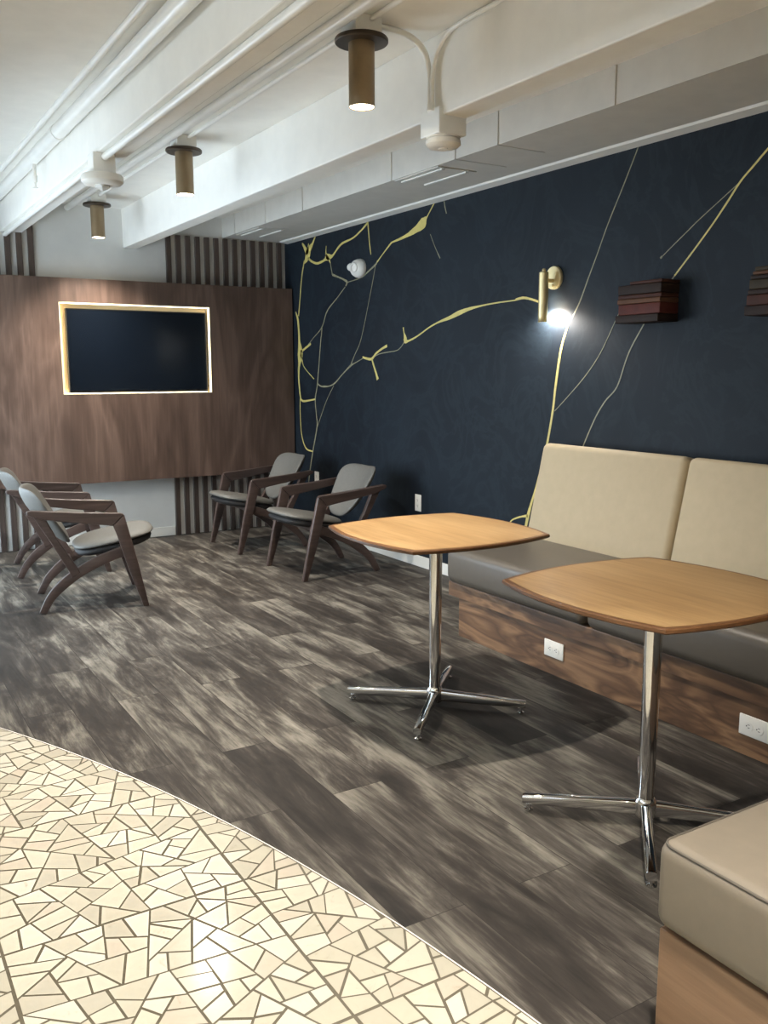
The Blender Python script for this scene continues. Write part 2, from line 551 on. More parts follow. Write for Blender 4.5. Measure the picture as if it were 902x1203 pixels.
# ------------------------------------------------------------------ mural on the navy wall
GOLD = [
    [(6.919, 2.277, 16), (6.999, 2.153, 13), (7.063, 2.007, 14), (7.142, 1.83, 15)],
    [(7.254, 1.868, 15), (7.172, 1.8, 29), (7.14, 1.694, 29), (7.131, 1.614, 37), (7.104, 1.534, 88), (7.115, 1.476, 81), (7.145, 1.425, 37), (7.171, 1.367, 30), (7.165, 1.261, 24), (7.119, 1.145, 19), (7.07, 1.119, 18), (6.987, 1.112, 18), (6.874, 1.121, 14), (6.758, 1.134, 13)],
    [(7.088, 1.526, 37), (7.044, 1.533, 22), (6.972, 1.546, 19), (6.822, 1.594, 17)],
    [(7.088, 1.512, 37), (7.043, 1.471, 15), (6.954, 1.398, 7), (6.773, 1.301, 7)],
    [(7.131, 1.134, 12), (7.141, 1.017, 10), (7.118, 0.868, 10), (7.073, 0.794, 11), (7.001, 0.736, 12), (6.92, 0.701, 12), (6.816, 0.692, 12)],
    [(6.717, 2.444, 11), (6.774, 2.39, 28), (6.826, 2.356, 63), (6.858, 2.318, 84), (6.882, 2.287, 56), (6.92, 2.256, 14)],
    [(6.965, 2.419, 14), (6.911, 2.379, 35), (6.865, 2.326, 49)],
    [(6.839, 2.405, 11), (6.849, 2.365, 25), (6.865, 2.326, 35)],
    [(6.851, 2.29, 21), (6.79, 2.257, 18), (6.7, 2.232, 18), (6.625, 2.234, 19), (6.566, 2.244, 20), (6.517, 2.261, 54), (6.454, 2.259, 34), (6.408, 2.272, 16), (6.282, 2.335, 17), (6.108, 2.357, 13), (5.979, 2.396, 13), (5.879, 2.44, 16)],
    [(6.531, 2.35, 5), (6.538, 2.304, 11), (6.522, 2.263, 30), (6.486, 2.24, 22), (6.463, 2.209, 7)],
    [(5.879, 2.455, 16), (5.865, 2.358, 11), (5.849, 2.265, 11), (5.836, 2.209, 7)],
    [(5.55, 2.261, 11), (5.438, 2.272, 17), (5.33, 2.288, 27), (5.225, 2.314, 52), (5.154, 2.34, 74), (5.124, 2.363, 34), (5.104, 2.376, 11), (5.035, 2.438, 9), (5.007, 2.469, 8)],
    [(5.55, 2.261, 14), (5.665, 2.197, 8), (5.748, 2.146, 9)],
    [(5.964, 1.471, 13), (5.913, 1.461, 17), (5.831, 1.456, 20), (5.764, 1.496, 16), (5.68, 1.528, 16), (5.611, 1.547, 20)],
    [(5.828, 1.455, 16), (5.795, 1.397, 18), (5.765, 1.347, 23), (5.743, 1.304, 31)],
    [(5.396, 1.668, 12), (5.386, 1.631, 10), (5.373, 1.601, 30), (5.365, 1.577, 42), (5.338, 1.572, 15), (5.273, 1.586, 12), (5.189, 1.612, 10), (5.076, 1.654, 10), (4.967, 1.684, 12), (4.849, 1.705, 22), (4.736, 1.732, 30), (4.627, 1.751, 19), (4.5, 1.763, 10), (4.345, 1.771, 8), (4.195, 1.774, 7), (4.172, 1.779, 13), (4.111, 1.783, 14), (4.044, 1.771, 12), (3.97, 1.75, 12)],
    [(3.733, 1.615, 12), (3.772, 1.522, 16), (3.797, 1.421, 17), (3.821, 1.275, 16), (3.836, 1.152, 15), (3.872, 0.977, 15), (3.914, 0.837, 15), (3.96, 0.699, 15), (4.002, 0.593, 17), (4.026, 0.524, 25), (4.05, 0.434, 18)],
    [(4.029, 0.519, 18), (4.083, 0.507, 11), (4.13, 0.492, 10), (4.181, 0.467, 8), (4.232, 0.406, 7)],
    [(3.016, 1.811, 8), (2.91, 1.917, 8), (2.813, 2.019, 8), (2.733, 2.112, 9), (2.676, 2.182, 9), (2.612, 2.237, 9), (2.549, 2.291, 10), (2.426, 2.389, 10), (2.338, 2.453, 10)],
]
PALE = [
    [(6.919, 2.277, 10), (6.989, 2.145, 9), (7.063, 2.007, 10)],
    [(6.619, 1.729, 11), (6.634, 1.648, 11), (6.645, 1.614, 11), (6.713, 1.269, 13), (6.758, 1.134, 14), (6.739, 0.993, 11), (6.731, 0.908, 14), (6.816, 0.692, 14), (6.878, 0.514, 13), (6.915, 0.355, 12)],
    [(6.466, 2.211, 8), (6.434, 2.119, 11)],
    [(6.434, 2.119, 19), (6.328, 2.09, 13), (6.246, 2.065, 14), (6.198, 2.042, 20), (6.22, 2.015, 10)],
    [(6.227, 2.009, 7), (6.359, 1.935, 7), (6.528, 1.843, 10), (6.621, 1.721, 8), (6.783, 1.636, 6), (6.874, 1.586, 6)],
    [(6.198, 2.04, 7), (5.978, 2.058, 7), (5.882, 2.09, 11), (5.769, 2.133, 15), (5.742, 2.158, 11)],
    [(5.069, 2.258, 4), (5.013, 2.17, 4), (4.953, 2.091, 7)],
    [(4.918, 2.466, 8), (4.904, 2.406, 8), (4.886, 2.362, 8)],
    [(5.772, 2.125, 6), (5.834, 1.96, 5), (5.983, 1.614, 5), (6.081, 1.495, 6), (6.157, 1.405, 8)],
    [(6.713, 1.262, 14), (6.652, 1.244, 11), (6.592, 1.242, 15), (6.503, 1.247, 8), (6.41, 1.272, 12), (6.287, 1.34, 8), (6.157, 1.405, 16), (6.082, 1.428, 7), (5.958, 1.462, 6)],
    [(6.43, 1.251, 5), (6.565, 1.118, 6), (6.723, 0.909, 7)],
    [(5.826, 1.46, 6), (5.728, 1.489, 6), (5.609, 1.501, 6), (5.464, 1.515, 5), (5.382, 1.568, 7)],
    [(3.271, 2.462, 5), (3.287, 2.426, 6), (3.372, 2.268, 6), (3.463, 2.106, 6), (3.528, 1.972, 6), (3.593, 1.844, 7), (3.655, 1.721, 8), (3.733, 1.615, 10)],
    [(3.823, 1.143, 4), (3.732, 1.216, 4), (3.592, 1.337, 5), (3.485, 1.457, 4), (3.396, 1.601, 4), (3.321, 1.729, 4)],
    [(3.6, 0.934, 7), (3.576, 0.988, 7), (3.502, 1.123, 7), (3.436, 1.21, 7), (3.358, 1.284, 7), (3.304, 1.416, 7), (3.268, 1.487, 7), (3.2, 1.585, 7), (3.115, 1.707, 7), (3.016, 1.811, 7)],
    [(2.684, 2.176, 4), (2.782, 2.116, 4), (2.894, 2.047, 4), (2.948, 2.01, 4), (3.022, 1.96, 4), (3.104, 1.903, 4)],
    [(3.098, 1.908, 12), (3.108, 1.901, 8)],
]
def catmull(pts, n=6):
    out = []
    for i in range(len(pts) - 1):
        p0 = pts[max(i - 1, 0)]; p1 = pts[i]; p2 = pts[i + 1]; p3 = pts[min(i + 2, len(pts) - 1)]
        for k in range(n):
            t = k / n
            out.append(tuple(.5 * (2 * p1[j] + (p2[j] - p0[j]) * t + (2 * p0[j] - 5 * p1[j] + 4 * p2[j] - p3[j]) * t * t
                                   + (3 * p1[j] - p0[j] - 3 * p2[j] + p3[j]) * t ** 3) for j in range(3)))
    out.append(tuple(pts[-1]))
    return out
def sq(y):
    return y if y < 6.95 else 6.95 + (y - 6.95) * .5
def vein(bm, line, h, mi):
    pts = catmull([(sq(y), z, w) for y, z, w in line])
    L = []; n = len(pts)
    for i, (y, z, w) in enumerate(pts):
        a = Vector(pts[max(i - 1, 0)][:2]); b = Vector(pts[min(i + 1, n - 1)][:2])
        d = (b - a).normalized() if (b - a).length > 1e-6 else Vector((1, 0))
        nrm = Vector((-d.y, d.x)); w = max(w, 2) * .001 / 2 * (.94 + .12 * random.random())
        L.append([bm.verts.new((XW - h, y + nrm.x * w * s, z + nrm.y * w * s)) for s in (-1, 1)]
                 + [bm.verts.new((XW + .002, y + nrm.x * w * s, z + nrm.y * w * s)) for s in (1, -1)])
    for a, b in zip(L, L[1:]):
        for k in range(3):
            f = bm.faces.new((a[k - 1], a[k], b[k], b[k - 1])); f.material_index = mi
bm = bmesh.new()
for l in PALE: vein(bm, l, .0010, 1)
for l in GOLD: vein(bm, l, .0016, 0)
obj('painted_veins', bm, None, wall_r, mats=[M['gold_paint'], M['pale_paint']])

# ------------------------------------------------------------------ TV wall: slats, walnut panel, recess, television
def slat_panel(label, xs, z1):
    t = thing('slat_panel', label, 'wall panel', (xs[0], YB, 0), 0, None)
    first = None
    for x in xs:
        if first is None:
            first = obj('slat', B(-.0205, .0205, -.024, -.0005, .0, z1, .002, 1), M['walnut_slat'], t)
            s = first
        else:
            s = first.copy(); COL.objects.link(s); s.parent = t
        s.location = (x - xs[0], 0, 0)
slat_panel('dark wooden slat panel left of the white wall strip, behind the left armchairs', [1.372 - .0815 * k for k in range(9)], 2.60)
slat_panel('dark wooden slat panel in the corner next to the navy wall, right of white strip', [2.425 + .0815 * k for k in range(13)], 2.455)

PY = 7.14
NX0, NX1, NZ0, NZ1 = 1.518, 2.706, 1.192, 1.884
pan = thing('wood_wall_panel', 'large walnut veneer wall panel with a lit recess for the television', 'wall panel', (2.1, PY, .5))
ox, oz = 2.1, .5
bm = bmesh.new()
X0, X1, Z0, Z1 = .72, 3.452, .503, 2.062
xs = [X0, NX0, NX1, X1]; zs = [Z0, NZ0, NZ1, Z1]
def gridv(y): return [[bm.verts.new((x - ox, y - PY, z - oz)) for z in zs] for x in xs]
gf, gb = gridv(PY), gridv(PY + .105)
for i in range(3):
    for j in range(3):
        if (i, j) == (1, 1): continue
        bm.faces.new((gf[i][j], gf[i + 1][j], gf[i + 1][j + 1], gf[i][j + 1]))
        bm.faces.new((gb[i][j], gb[i][j + 1], gb[i + 1][j + 1], gb[i + 1][j]))
for i in range(3):
    for j in (0, 3):
        bm.faces.new((gf[i][j], gb[i][j], gb[i + 1][j], gf[i + 1][j]))
        bm.faces.new((gf[j][i], gb[j][i], gb[j][i + 1], gf[j][i + 1]))
a, b_ = gf, gb
for q in (((1, 1), (2, 1)), ((2, 1), (2, 2)), ((2, 2), (1, 2)), ((1, 2), (1, 1))):
    (i, j), (k, l) = q
    bm.faces.new((a[i][j], a[k][l], b_[k][l], b_[i][j]))
obj('veneer_board', bm, M['walnut_panel'], pan)
bm = bmesh.new()   # lining: back and four reveals
t_ = .006
def L(x0, x1, y0, y1, z0, z1): box(bm, x0 - ox, x1 - ox, y0 - PY, y1 - PY, z0 - oz, z1 - oz)
L(NX0, NX1, PY + .095, PY + .103, NZ0, NZ1)
L(NX0, NX0 + t_, PY - .002, PY + .1, NZ0, NZ1); L(NX1 - t_, NX1, PY - .002, PY + .1, NZ0, NZ1)
L(NX0, NX1, PY - .002, PY + .1, NZ1 - t_, NZ1); L(NX0, NX1, PY - .002, PY + .1, NZ0, NZ0 + t_)
obj('recess_lining', bm, M['recess'], pan)
for (x0, x1, z0, z1) in ((NX0 + .006, NX1 - .006, NZ1 - .011, NZ1 - .006), (NX1 - .013, NX1 - .006, NZ0 + .006, NZ1 - .013),
                         (NX0 + .006, NX0 + .014, NZ0 + .006, NZ1 - .014), (NX0 + .014, NX1 - .014, NZ0 + .006, NZ0 + .010)):
    yy = PY + .004 if x0 > NX0 + .1 or z0 > NZ1 - .02 else PY + .07
    obj('light_strip', B(x0 - ox, x1 - ox, yy - PY, yy - PY + .012, z0 - oz, z1 - oz), M['led'], pan)

tv = thing('television', 'black flat-screen television inside the lit recess of the walnut panel', 'television', (2.131, 7.19, 1.202))
TX0, TX1, TZ0, TZ1 = 1.574, 2.686, 1.204, 1.842
bm = B(TX0 - 2.131, TX1 - 2.131, -.012, .028, TZ0 - 1.202, TZ1 - 1.202, .004)
obj('housing', bm, M['tv_bezel'], tv)
obj('screen', B(TX0 + .009 - 2.131, TX1 - .009 - 2.131, -.0145, -.011, TZ0 + .016 - 1.202, TZ1 - .009 - 1.202), M['screen'], tv)
bm = B(-.2, .2, .026, .043, .2, .45); obj('wall_mount', bm, M['steel_dark'], tv)

# ------------------------------------------------------------------ lounge chairs
def ribbon(pts, wid):
    """pts centre line (x,z) with half widths -> outline polygon"""
    l, r = [], []
    n = len(pts)
    for i, (x, z) in enumerate(pts):
        a = Vector(pts[max(i - 1, 0)]); b = Vector(pts[min(i + 1, n - 1)])
        d = (b - a).normalized(); nn = Vector((-d.y, d.x)) * wid[i]
        l.append((x + nn.x, z + nn.y)); r.append((x - nn.x, z - nn.y))
    return l + r[::-1]
def sp(pts, n=5):
    return [p[:2] for p in catmull([(a, b, 0) for a, b in pts], n)]

U0 = .285
def make_chair(label):
    t = thing('lounge_armchair', label, 'armchair', group='lounge armchairs around the television corner')
    for s in (1, -1):
        y0, y1 = sorted((s * .268, s * .300))
        arm = [(.470, .553), (.452, .562), (.20, .580), (-.03, .604), (-.055, .598), (-.052, .578), (.03, .548), (.20, .520), (.405, .490)]
        obj('armrest', prism_y(bmesh.new(), [(u - U0, z) for u, z in arm], y0, y1, .006), M['chair_wood'], t)
        leg = [(.470, .553), (.405, .490), (.428, .42), (.478, .24), (.556, 0), (.590, 0), (.538, .26), (.487, .48)]
        sharp(obj('front_leg', prism_y(bmesh.new(), [(u - U0, z) for u, z in leg], y0, y1, .006), M['chair_wood'], t))
        yi0, yi1 = sorted((s * .240, s * .270))
        c = sp([(0, 0), (.045, .085), (.105, .150), (.185, .212), (.28, .265), (.39, .310), (.505, .345)])
        wd = [.019 + .010 * min(1, k / 12) for k in range(len(c))]
        pol = [(u - U0, max(z, 0)) for u, z in ribbon(c, wd)]
        sharp(obj('rear_leg', prism_y(bmesh.new(), pol, yi0, yi1, .005), M['chair_wood'], t))
        st = [(-.035, .590), (.042, .556), (.105, .42), (.205, .250), (.215, .225), (.165, .195), (.155, .235), (.06, .42)]
        obj('strut', prism_y(bmesh.new(), [(u - U0, z) for u, z in st], *sorted((s * .238, s * .272)), .005), M['chair_wood'], t)
    # rails under the seat
    th = math.radians(11)
    def seat3(a, b, h, z0=.385, uc=.425):
        # a forward, b sideways
        sq_ = 1.0 - .10 * max(0, -a / .24)
        return Vector((uc - U0 + a * math.cos(th) - h * math.sin(th), b * sq_, z0 + a * math.sin(th) + h * math.cos(th)))
    bm = pad(bmesh.new(), superell(.238, .238, 3.2), lambda a, b, h: seat3(a, b, h, .386), .060, 9, 56, 6, .6)
    sharp(obj('seat', bm, M['chair_fabric'], t), 60)
    bm = pad(bmesh.new(), superell(.226, .228, 3.2), lambda a, b, h: seat3(a, b, h, .353), .058, 6, 48, 9)
    sharp(obj('seat_pan', bm, M['under'], t), 60)
    bm = bmesh.new(); box(bm, .455 - U0, .490 - U0, -.27, .27, .318, .352, .004)
    obj('seat_rail', bm, M['chair_wood'], t)
    bm = bmesh.new(); box(bm, .155 - U0, .185 - U0, -.245, .245, .215, .245, .004)
    obj('seat_rail', bm, M['chair_wood'], t)
    # back: wrapped, reclined shell
    ph = math.radians(37)
    def back3(a, b, h):
        # a sideways, b up along the back
        w = 1.0 + .22 * max(-1, min(1, b / .2)) 
        a2 = a * w
        wrap = .075 * (abs(a2) / .24) ** 2
        curve = .05 * (b / .2) ** 2
        hh = h + wrap + curve * .4
        return Vector((.028 - U0 - b * math.sin(ph) + hh * math.cos(ph), a2, .522 + b * math.cos(ph) + hh * math.sin(ph)))
    bm = pad(bmesh.new(), superell(.212, .212, 3.0), back3, .05, 9, 64, 5)
    sharp(obj('backrest', bm, M['chair_fabric'], t), 60)
    return t

ch = make_chair('nearest of the two gray armchairs on the left, facing right towards the table')
ch.location = (1.258, 5.462, 0); ch.rotation_euler = (0, 0, math.radians(-9.5))
dup(ch, (1.300, 6.49, 0), math.radians(-7), 'gray armchair partly hidden behind the nearest left armchair')
dup(ch, (2.850, 5.47, 0), PI, 'gray armchair by the navy wall nearest the wooden tables, facing left')
dup(ch, (2.828, 6.52, 0), PI, 'gray armchair by the navy wall in the corner nearest the slats, facing left')

# ------------------------------------------------------------------ pedestal tables
def bowed(half, bow, inset=0.0, z=0.0, n=14):
    """square with bowed sides and crisp corners"""
    c = half - inset; pts = []
    for k in range(4):
        ang = k * PI / 2
        for i in range(n):
            s = -1 + 2 * i / n
            x = c + bow * (1 - s * s); y = c * s
            # soften the corner a little
            pts.append((x * math.cos(ang) - y * math.sin(ang), x * math.sin(ang) + y * math.cos(ang), z))
    return pts
def loft(bm, loops, cap0=True, cap1=True):
    rs = [[bm.verts.new(p) for p in l] for l in loops]
    n = len(rs[0])
    for a, b in zip(rs, rs[1:]):
        for i in range(n):
            j = (i + 1) % n
            bm.faces.new((a[i], a[j], b[j], b[i]))
    if cap0: bm.faces.new(rs[0][::-1])
    if cap1: bm.faces.new(rs[-1])
    return bm

def make_table(label, loc):
    t = thing('pedestal_table', label, 'table', loc, 0, 'square pedestal tables by the bench')
    H, Bw = .318, .052
    bm = loft(bmesh.new(), [bowed(H, Bw, .015, .722), bowed(H, Bw, .015, .7400)])
    obj('tabletop', bm, M['oak'], t)
    bm = loft(bmesh.new(), [bowed(H, Bw, .085, .705), bowed(H, Bw, .004, .724), bowed(H, Bw, 0, .728), bowed(H, Bw, 0, .736), bowed(H, Bw, .003, .7394), bowed(H, Bw, .0152, .7396)], True, False)
    obj('edge_band', bm, M['oak_edge'], t)
    obj('mounting_plate', B(-.12, .12, -.12, .12, .697, .7055, .002), M['steel_dark'], t)
    bm = lathe(bmesh.new(), [(0, .05), (.0235, .05), (.0235, .09), (.026, .5), (.0265, .69), (.045, .692), (.045, .698), (0, .698)], None, 40)
    sharp(obj('column', bm, M['chrome'], t))
    bm = lathe(bmesh.new(), [(0, .020), (.030, .022), (.034, .032), (.034, .068), (.030, .078), (.025, .084), (0, .084)], None, 40)
    sharp(obj('hub', bm, M['chrome'], t))
    for k in range(4):
        a = PI / 4 + k * PI / 2
        bm = bmesh.new()
        L0, L1 = .022, .372
        secs = [(L0, .017, .026, .074), (.2, .0165, .025, .064), (L1 - .006, .016, .023, .0535), (L1, .014, .025, .0515)]
        loops = []
        for x, w, z0, z1 in secs:
            loop = []
            for q in range(16):
                th = 2 * PI * q / 16
                c, s = math.cos(th), math.sin(th)
                yy = w * math.copysign(abs(c) ** .55, c); zz = (z0 + z1) / 2 + (z1 - z0) / 2 * math.copysign(abs(s) ** .55, s)
                loop.append((x * math.cos(a) - yy * math.sin(a), x * math.sin(a) + yy * math.cos(a), zz))
            loops.append(loop)
        loft(bm, loops)
        lg = sharp(obj('base_leg', bm, M['chrome'], t), 50)
        bm = lathe(bmesh.new(), [(0, 0), (.013, 0), (.014, .006), (.006, .010), (.006, .026), (0, .026)], Matrix.Translation((.352 * math.cos(a), .352 * math.sin(a), 0)), 20)
        sharp(obj('glide', bm, M['chrome'], lg))
    return t
tb = make_table('square wooden pedestal table farther from the camera, in front of the bench end', (2.027, 2.913, 0))
dup(tb, (2.021, 1.775, 0), None, 'square wooden pedestal table nearest the camera, in front of the long bench')

# ------------------------------------------------------------------ upholstered benches
def rbox(x0, x1, y0, y1, z0, z1, r, crown=0.0, seg=5):
    bm = bmesh.new()
    bmesh.ops.create_cube(bm, size=1)
    bmesh.ops.subdivide_edges(bm, edges=bm.edges[:], cuts=1, use_grid_fill=True)
    for v in bm.verts:
        v.co = Vector(((x0 + x1) / 2 + v.co.x * (x1 - x0), (y0 + y1) / 2 + v.co.y * (y1 - y0), (z0 + z1) / 2 + v.co.z * (z1 - z0)))
    bm.free()
    bm = bmesh.new(); box(bm, x0, x1, y0, y1, z0, z1, r, seg)
    return bm

bench = thing('upholstered_bench', 'long bench with walnut base along the navy wall behind the tables', 'bench', (3.05, 1.85, 0))
bx, by = 3.05, 1.85
def lb(bm):
    bmesh.ops.translate(bm, verts=bm.verts[:], vec=(-bx, -by, 0)); return bm
Y0 = 1.17
obj('lower_panel', lb(B(2.700, 3.455, Y0, 3.667, 0, .208, .002)), M['walnut_bench'], bench)
obj('top_rail', lb(B(2.688, 3.455, Y0, 3.742, .206, .280, .002)), M['walnut_bench'], bench)
for y0, y1 in ((2.722, 3.735), (Y0 + .02, 2.716)):
    o = obj('seat_cushion', lb(rbox(2.655, 3.30, y0, y1, .280, .468, .045)), M['seat_vinyl_dim'], bench); sharp(o, 50)
def backpad(y0, y1):
    bm = rbox(3.20, 3.315, y0, y1, .44, .995, .036)
    th = math.radians(12.5)
    for v in bm.verts:
        x, z = v.co.x - 3.20, v.co.z - .44
        v.co.x = 3.20 + x * math.cos(th) + z * math.sin(th); v.co.z = .44 + z * math.cos(th) - x * math.sin(th)
    return bm
for y0, y1 in ((2.770, 3.757), (1.775, 2.764), (1.19, 1.769)):
    o = obj('back_cushion', lb(backpad(y0, y1)), M['back_fabric'], bench); sharp(o, 50)

b2 = thing('upholstered_bench', 'gray seat bench end in the bottom right corner, with smooth wooden base', 'bench', (2.0, .8, 0))
bx, by = 2.0, .8
FX, FY = 1.315, 1.128
obj('lower_panel', lb(B(FX + .012, 2.64, .52, FY - .012, 0, .268, .003)), M['walnut_end'], b2)
bm = rbox(FX, 2.64, .50, FY, .272, .458, .032, seg=6)
sharp(obj('seat_cushion', lb(bm), M['seat_vinyl_lit'], b2), 50)
def rrect(x0, x1, y0, y1, r, z, n=8):
    pts = []
    for cx, cy, a0 in ((x1 - r, y1 - r, 0), (x0 + r, y1 - r, 90), (x0 + r, y0 + r, 180), (x1 - r, y0 + r, 270)):
        for i in range(n + 1):
            a = math.radians(a0 + 90 * i / n)
            pts.append((cx + r * math.cos(a), cy + r * math.sin(a), z))
    return pts
pp = rrect(FX + .009, 2.631, .509, FY - .009, .028, .4495); pp.append(pp[0])
obj('piping', lb(tube(bmesh.new(), pp, .0030, 8)), M['piping'], b2, True)

# ------------------------------------------------------------------ outlets
def outlet(label, loc, horizontal=False, normal_x=-1):
    """duplex outlet on a surface facing -x; loc on the surface"""
    t = thing('wall_outlet', label, 'outlet', loc, 0)
    w, h = (.126, .076) if horizontal else (.074, .118)
    sharp(obj('cover_plate', B(-.006, .001, -w / 2, w / 2, -h / 2, h / 2, .003, 3), M['plastic'], t))
    for s in (1, -1):
        cy, cz = ((s * .021, 0) if horizontal else (0, s * .021))
        bm = bmesh.new()
        cyl(bm, (-.0078, cy, cz), (-.005, cy, cz), .0165, seg=24)
        r = sharp(obj('receptacle', bm, M['plastic'], t))
        bm = bmesh.new()
        for dy in (-.0055, .0055):
            if horizontal:
                box(bm, -.0082, -.0076, cy - .004, cy + .004, cz + dy - .001, cz + dy + .001)
            else:
                box(bm, -.0082, -.0076, cy + dy - .001, cy + dy + .001, cz - .002, cz + .006)
        if horizontal: cyl(bm, (-.0082, cy + .0085, cz), (-.0076, cy + .0085, cz), .0024, seg=12)
        else: cyl(bm, (-.0082, cy, cz - .008), (-.0076, cy, cz - .008), .0024, seg=12)
        obj('slots', bm, M['slot'], r)
    bm = bmesh.new(); cyl(bm, (-.0072, 0, 0), (-.0055, 0, 0), .003, seg=12)
    obj('screw', bm, M['pipe_paint'], t)
    return t
outlet('white sideways outlet on the bench base, left one between the tables', (2.699, 2.936, .122), True)
outlet('white sideways outlet on the bench base at the right edge of the photo', (2.699, 1.893, .115), True)
outlet('white outlet low on the navy wall just behind the farther table', (XW - .001, 5.195, .452))
outlet('white outlet low on the navy wall between the two right armchairs', (XW - .001, 6.742, .468))

# ------------------------------------------------------------------ cylinder ceiling lights
def make_pendant(label, loc):
    t = thing('ceiling_light', label, 'ceiling light', loc, 0, 'bronze cylinder ceiling lights')
    obj('mounting_box', B(-.055, .055, -.055, .055, -.066, 0, .004), M['pipe_paint'], t)
    bm = lathe(bmesh.new(), [(0, -.066), (.094, -.066), (.097, -.070), (.097, -.080), (.094, -.083), (0, -.083)], None, 48)
    sharp(obj('canopy', bm, M['bronze_dark'], t))
    bm = lathe(bmesh.new(), [(0, -.08), (.0475, -.08), (.0475, -.300), (.0455, -.302), (.0435, -.300), (.0435, -.292), (0, -.292)], None, 48)
    sharp(obj('cylinder_shade', bm, M['bronze'], t))
    bm = lathe(bmesh.new(), [(0, -.2935), (.0432, -.2935), (.0425, -.2985), (.030, -.2995), (0, -.3000)], None, 40)
    obj('lens', bm, M['lamp_glow'], t, True)
    return t
PX = 1.745
pd = make_pendant('large bronze cylinder ceiling light nearest the camera, top center', (PX, 3.0, ZC))
lamp_spots = [(PX, 3.0)]
for y, lab in ((4.92, 'middle of the three bronze cylinder ceiling lights, on the left of the nearest one'),
               (6.78, 'smallest and farthest bronze cylinder ceiling light, above the television panel')):
    dup(pd, (PX, y, ZC), None, lab); lamp_spots.append((PX, y))
hidden = [(1.0, .8), (.95, -1.1), (-.07, 2.92), (-.975, 1.0), (PX, -1.6)]  # unseen: first inferred by the near bench, the rest added for fill and bounce
for x, y in hidden:
    dup(pd, (x, y, ZC), None, 'unseen bronze cylinder ceiling light, added out of view'); lamp_spots.append((x, y))

# ------------------------------------------------------------------ pipes and conduits on the ceiling
def pipe(label, x, z, r, y0=YF, y1=YB, clamps=(), m='pipe_paint'):
    t = thing('ceiling_pipe', label, 'pipe', (x, 0, z), 0)
    obj('pipe_run', tube(bmesh.new(), [(0, y0, 0), (0, y1, 0)], r, 20), M[m], t, True)
    sharp(t.children[0], 50)
    for y in clamps:
        bm = bmesh.new(); cyl(bm, (0, y - .02, 0), (0, y + .02, 0), r * 1.1, seg=20)
        sharp(obj('coupling', bm, M[m], t))
    return t
t = pipe('thick white pipe along the top of the left ceiling beam', 1.108, ZC - .042, .037, clamps=(5.0, 2.0))
bm = bmesh.new()
cyl(bm, (0, 5.64, -.02), (0, 5.64, -.10), .011); cyl(bm, (0, 5.64, -.10), (0, 5.64, -.135), .017, .012); cyl(bm, (0, 5.64, -.135), (0, 5.64, -.165), .006); cyl(bm, (0, 5.64, -.165), (0, 5.64, -.168), .016)
sharp(obj('sprinkler_head', bm, M['pipe_paint'], t))
pipe('thin white conduit on the ceiling, leftmost of the pipes', 1.022, ZC - .016, .013, clamps=(4.0, 6.1, 2.2))
pipe('white conduit under the left ceiling beam, running from the round detector to the slat wall', 1.198, 2.366, .0165, 4.575, YB)
pipe('white conduit under the left ceiling beam, on the near side of the round detector', 1.198, 2.366, .0165, YF, 4.465)
pipe('gray-white conduit on the ceiling between the left beam and the cylinder lights', 1.655, ZC - .024, .022)
for a, b, lab in ((3.06, 4.86, 'thin white conduit joining the nearest and middle cylinder lights'),
                  (4.98, 6.72, 'thin white conduit joining the middle and farthest cylinder lights'),
                  (1.16, 2.94, 'thin white conduit running from the nearest cylinder light towards the camera')):
    pipe(lab, PX + .01, ZC - .014, .010, a, b)
# conduit with swept bends from the nearest light to the box on the right beam
t = thing('bent_conduit', 'white conduit bending down the right ceiling beam to the square box', 'pipe', (2.05, 3.0, 2.5))
def off(pts): return [(x - 2.05, y - 3.0, z - 2.5) for x, y, z in pts]
c1 = [(PX + .05, 3.0, ZC - .012), (1.86, 3.0, ZC - .012), (1.93, 3.0, ZC - .016), (1.985, 3.0, ZC - .036), (2.022, 3.0, ZC - .07), (2.037, 3.0, ZC - .115), (2.044, 3.0, ZC - .16), (2.044, 3.0, 2.345)]
obj('conduit_run', tube(bmesh.new(), off([tuple(q) for q in catmull(c1, 4)]), .0115, 14), M['pipe_paint'], t, True)
c2 = [(2.046, 2.984, 2.345), (2.046, 2.984, 2.46), (2.046, 2.972, 2.515), (2.046, 2.94, 2.562), (2.046, 2.89, 2.59), (2.046, 2.82, 2.603), (2.046, 2.5, 2.606), (2.046, .5, 2.606)]
obj('conduit_run', tube(bmesh.new(), off([tuple(q) for q in catmull(c2, 4)]), .0085, 14), M['pipe_paint'], t, True)
bm = bmesh.new(); cyl(bm, (-.008, -.008, -.155), (-.008, -.008, -.135), .0165)
sharp(obj('connector', bm, M['pipe_paint'], t))

def sensor(label, loc, w, domed):
    t = thing('ceiling_detector', label, 'detector', loc)
    obj('junction_box', B(-w / 2, w / 2, -w / 2, w / 2, -.095, 0, .004), M['pipe_paint'], t)
    if domed:
        prof = [(0, -.094), (.092, -.094), (.098, -.104), (.098, -.126), (.085, -.138), (.055, -.142), (0, -.142)]
    else:
        prof = [(0, -.094), (.066, -.094), (.066, -.100), (.058, -.102), (.058, -.107), (.068, -.109), (.069, -.122), (.058, -.132), (.034, -.136), (0, -.136)]
    sharp(obj('round_head', lathe(bmesh.new(), prof, None, 40), M['plastic'], t))
    if domed:
        bm = bmesh.new(); bmesh.ops.create_icosphere(bm, subdivisions=1, radius=.040)
        for v in bm.verts: v.co = Vector((v.co.x, v.co.y, v.co.z * .7 - .140))
        obj('faceted_lens', bm, M['red_led'], t)
    else:
        bm = lathe(bmesh.new(), [(0, -.135), (.020, -.135), (.018, -.139), (0, -.140)], None, 24)
        sharp(obj('sensing_button', bm, M['plastic'], t))
    return t
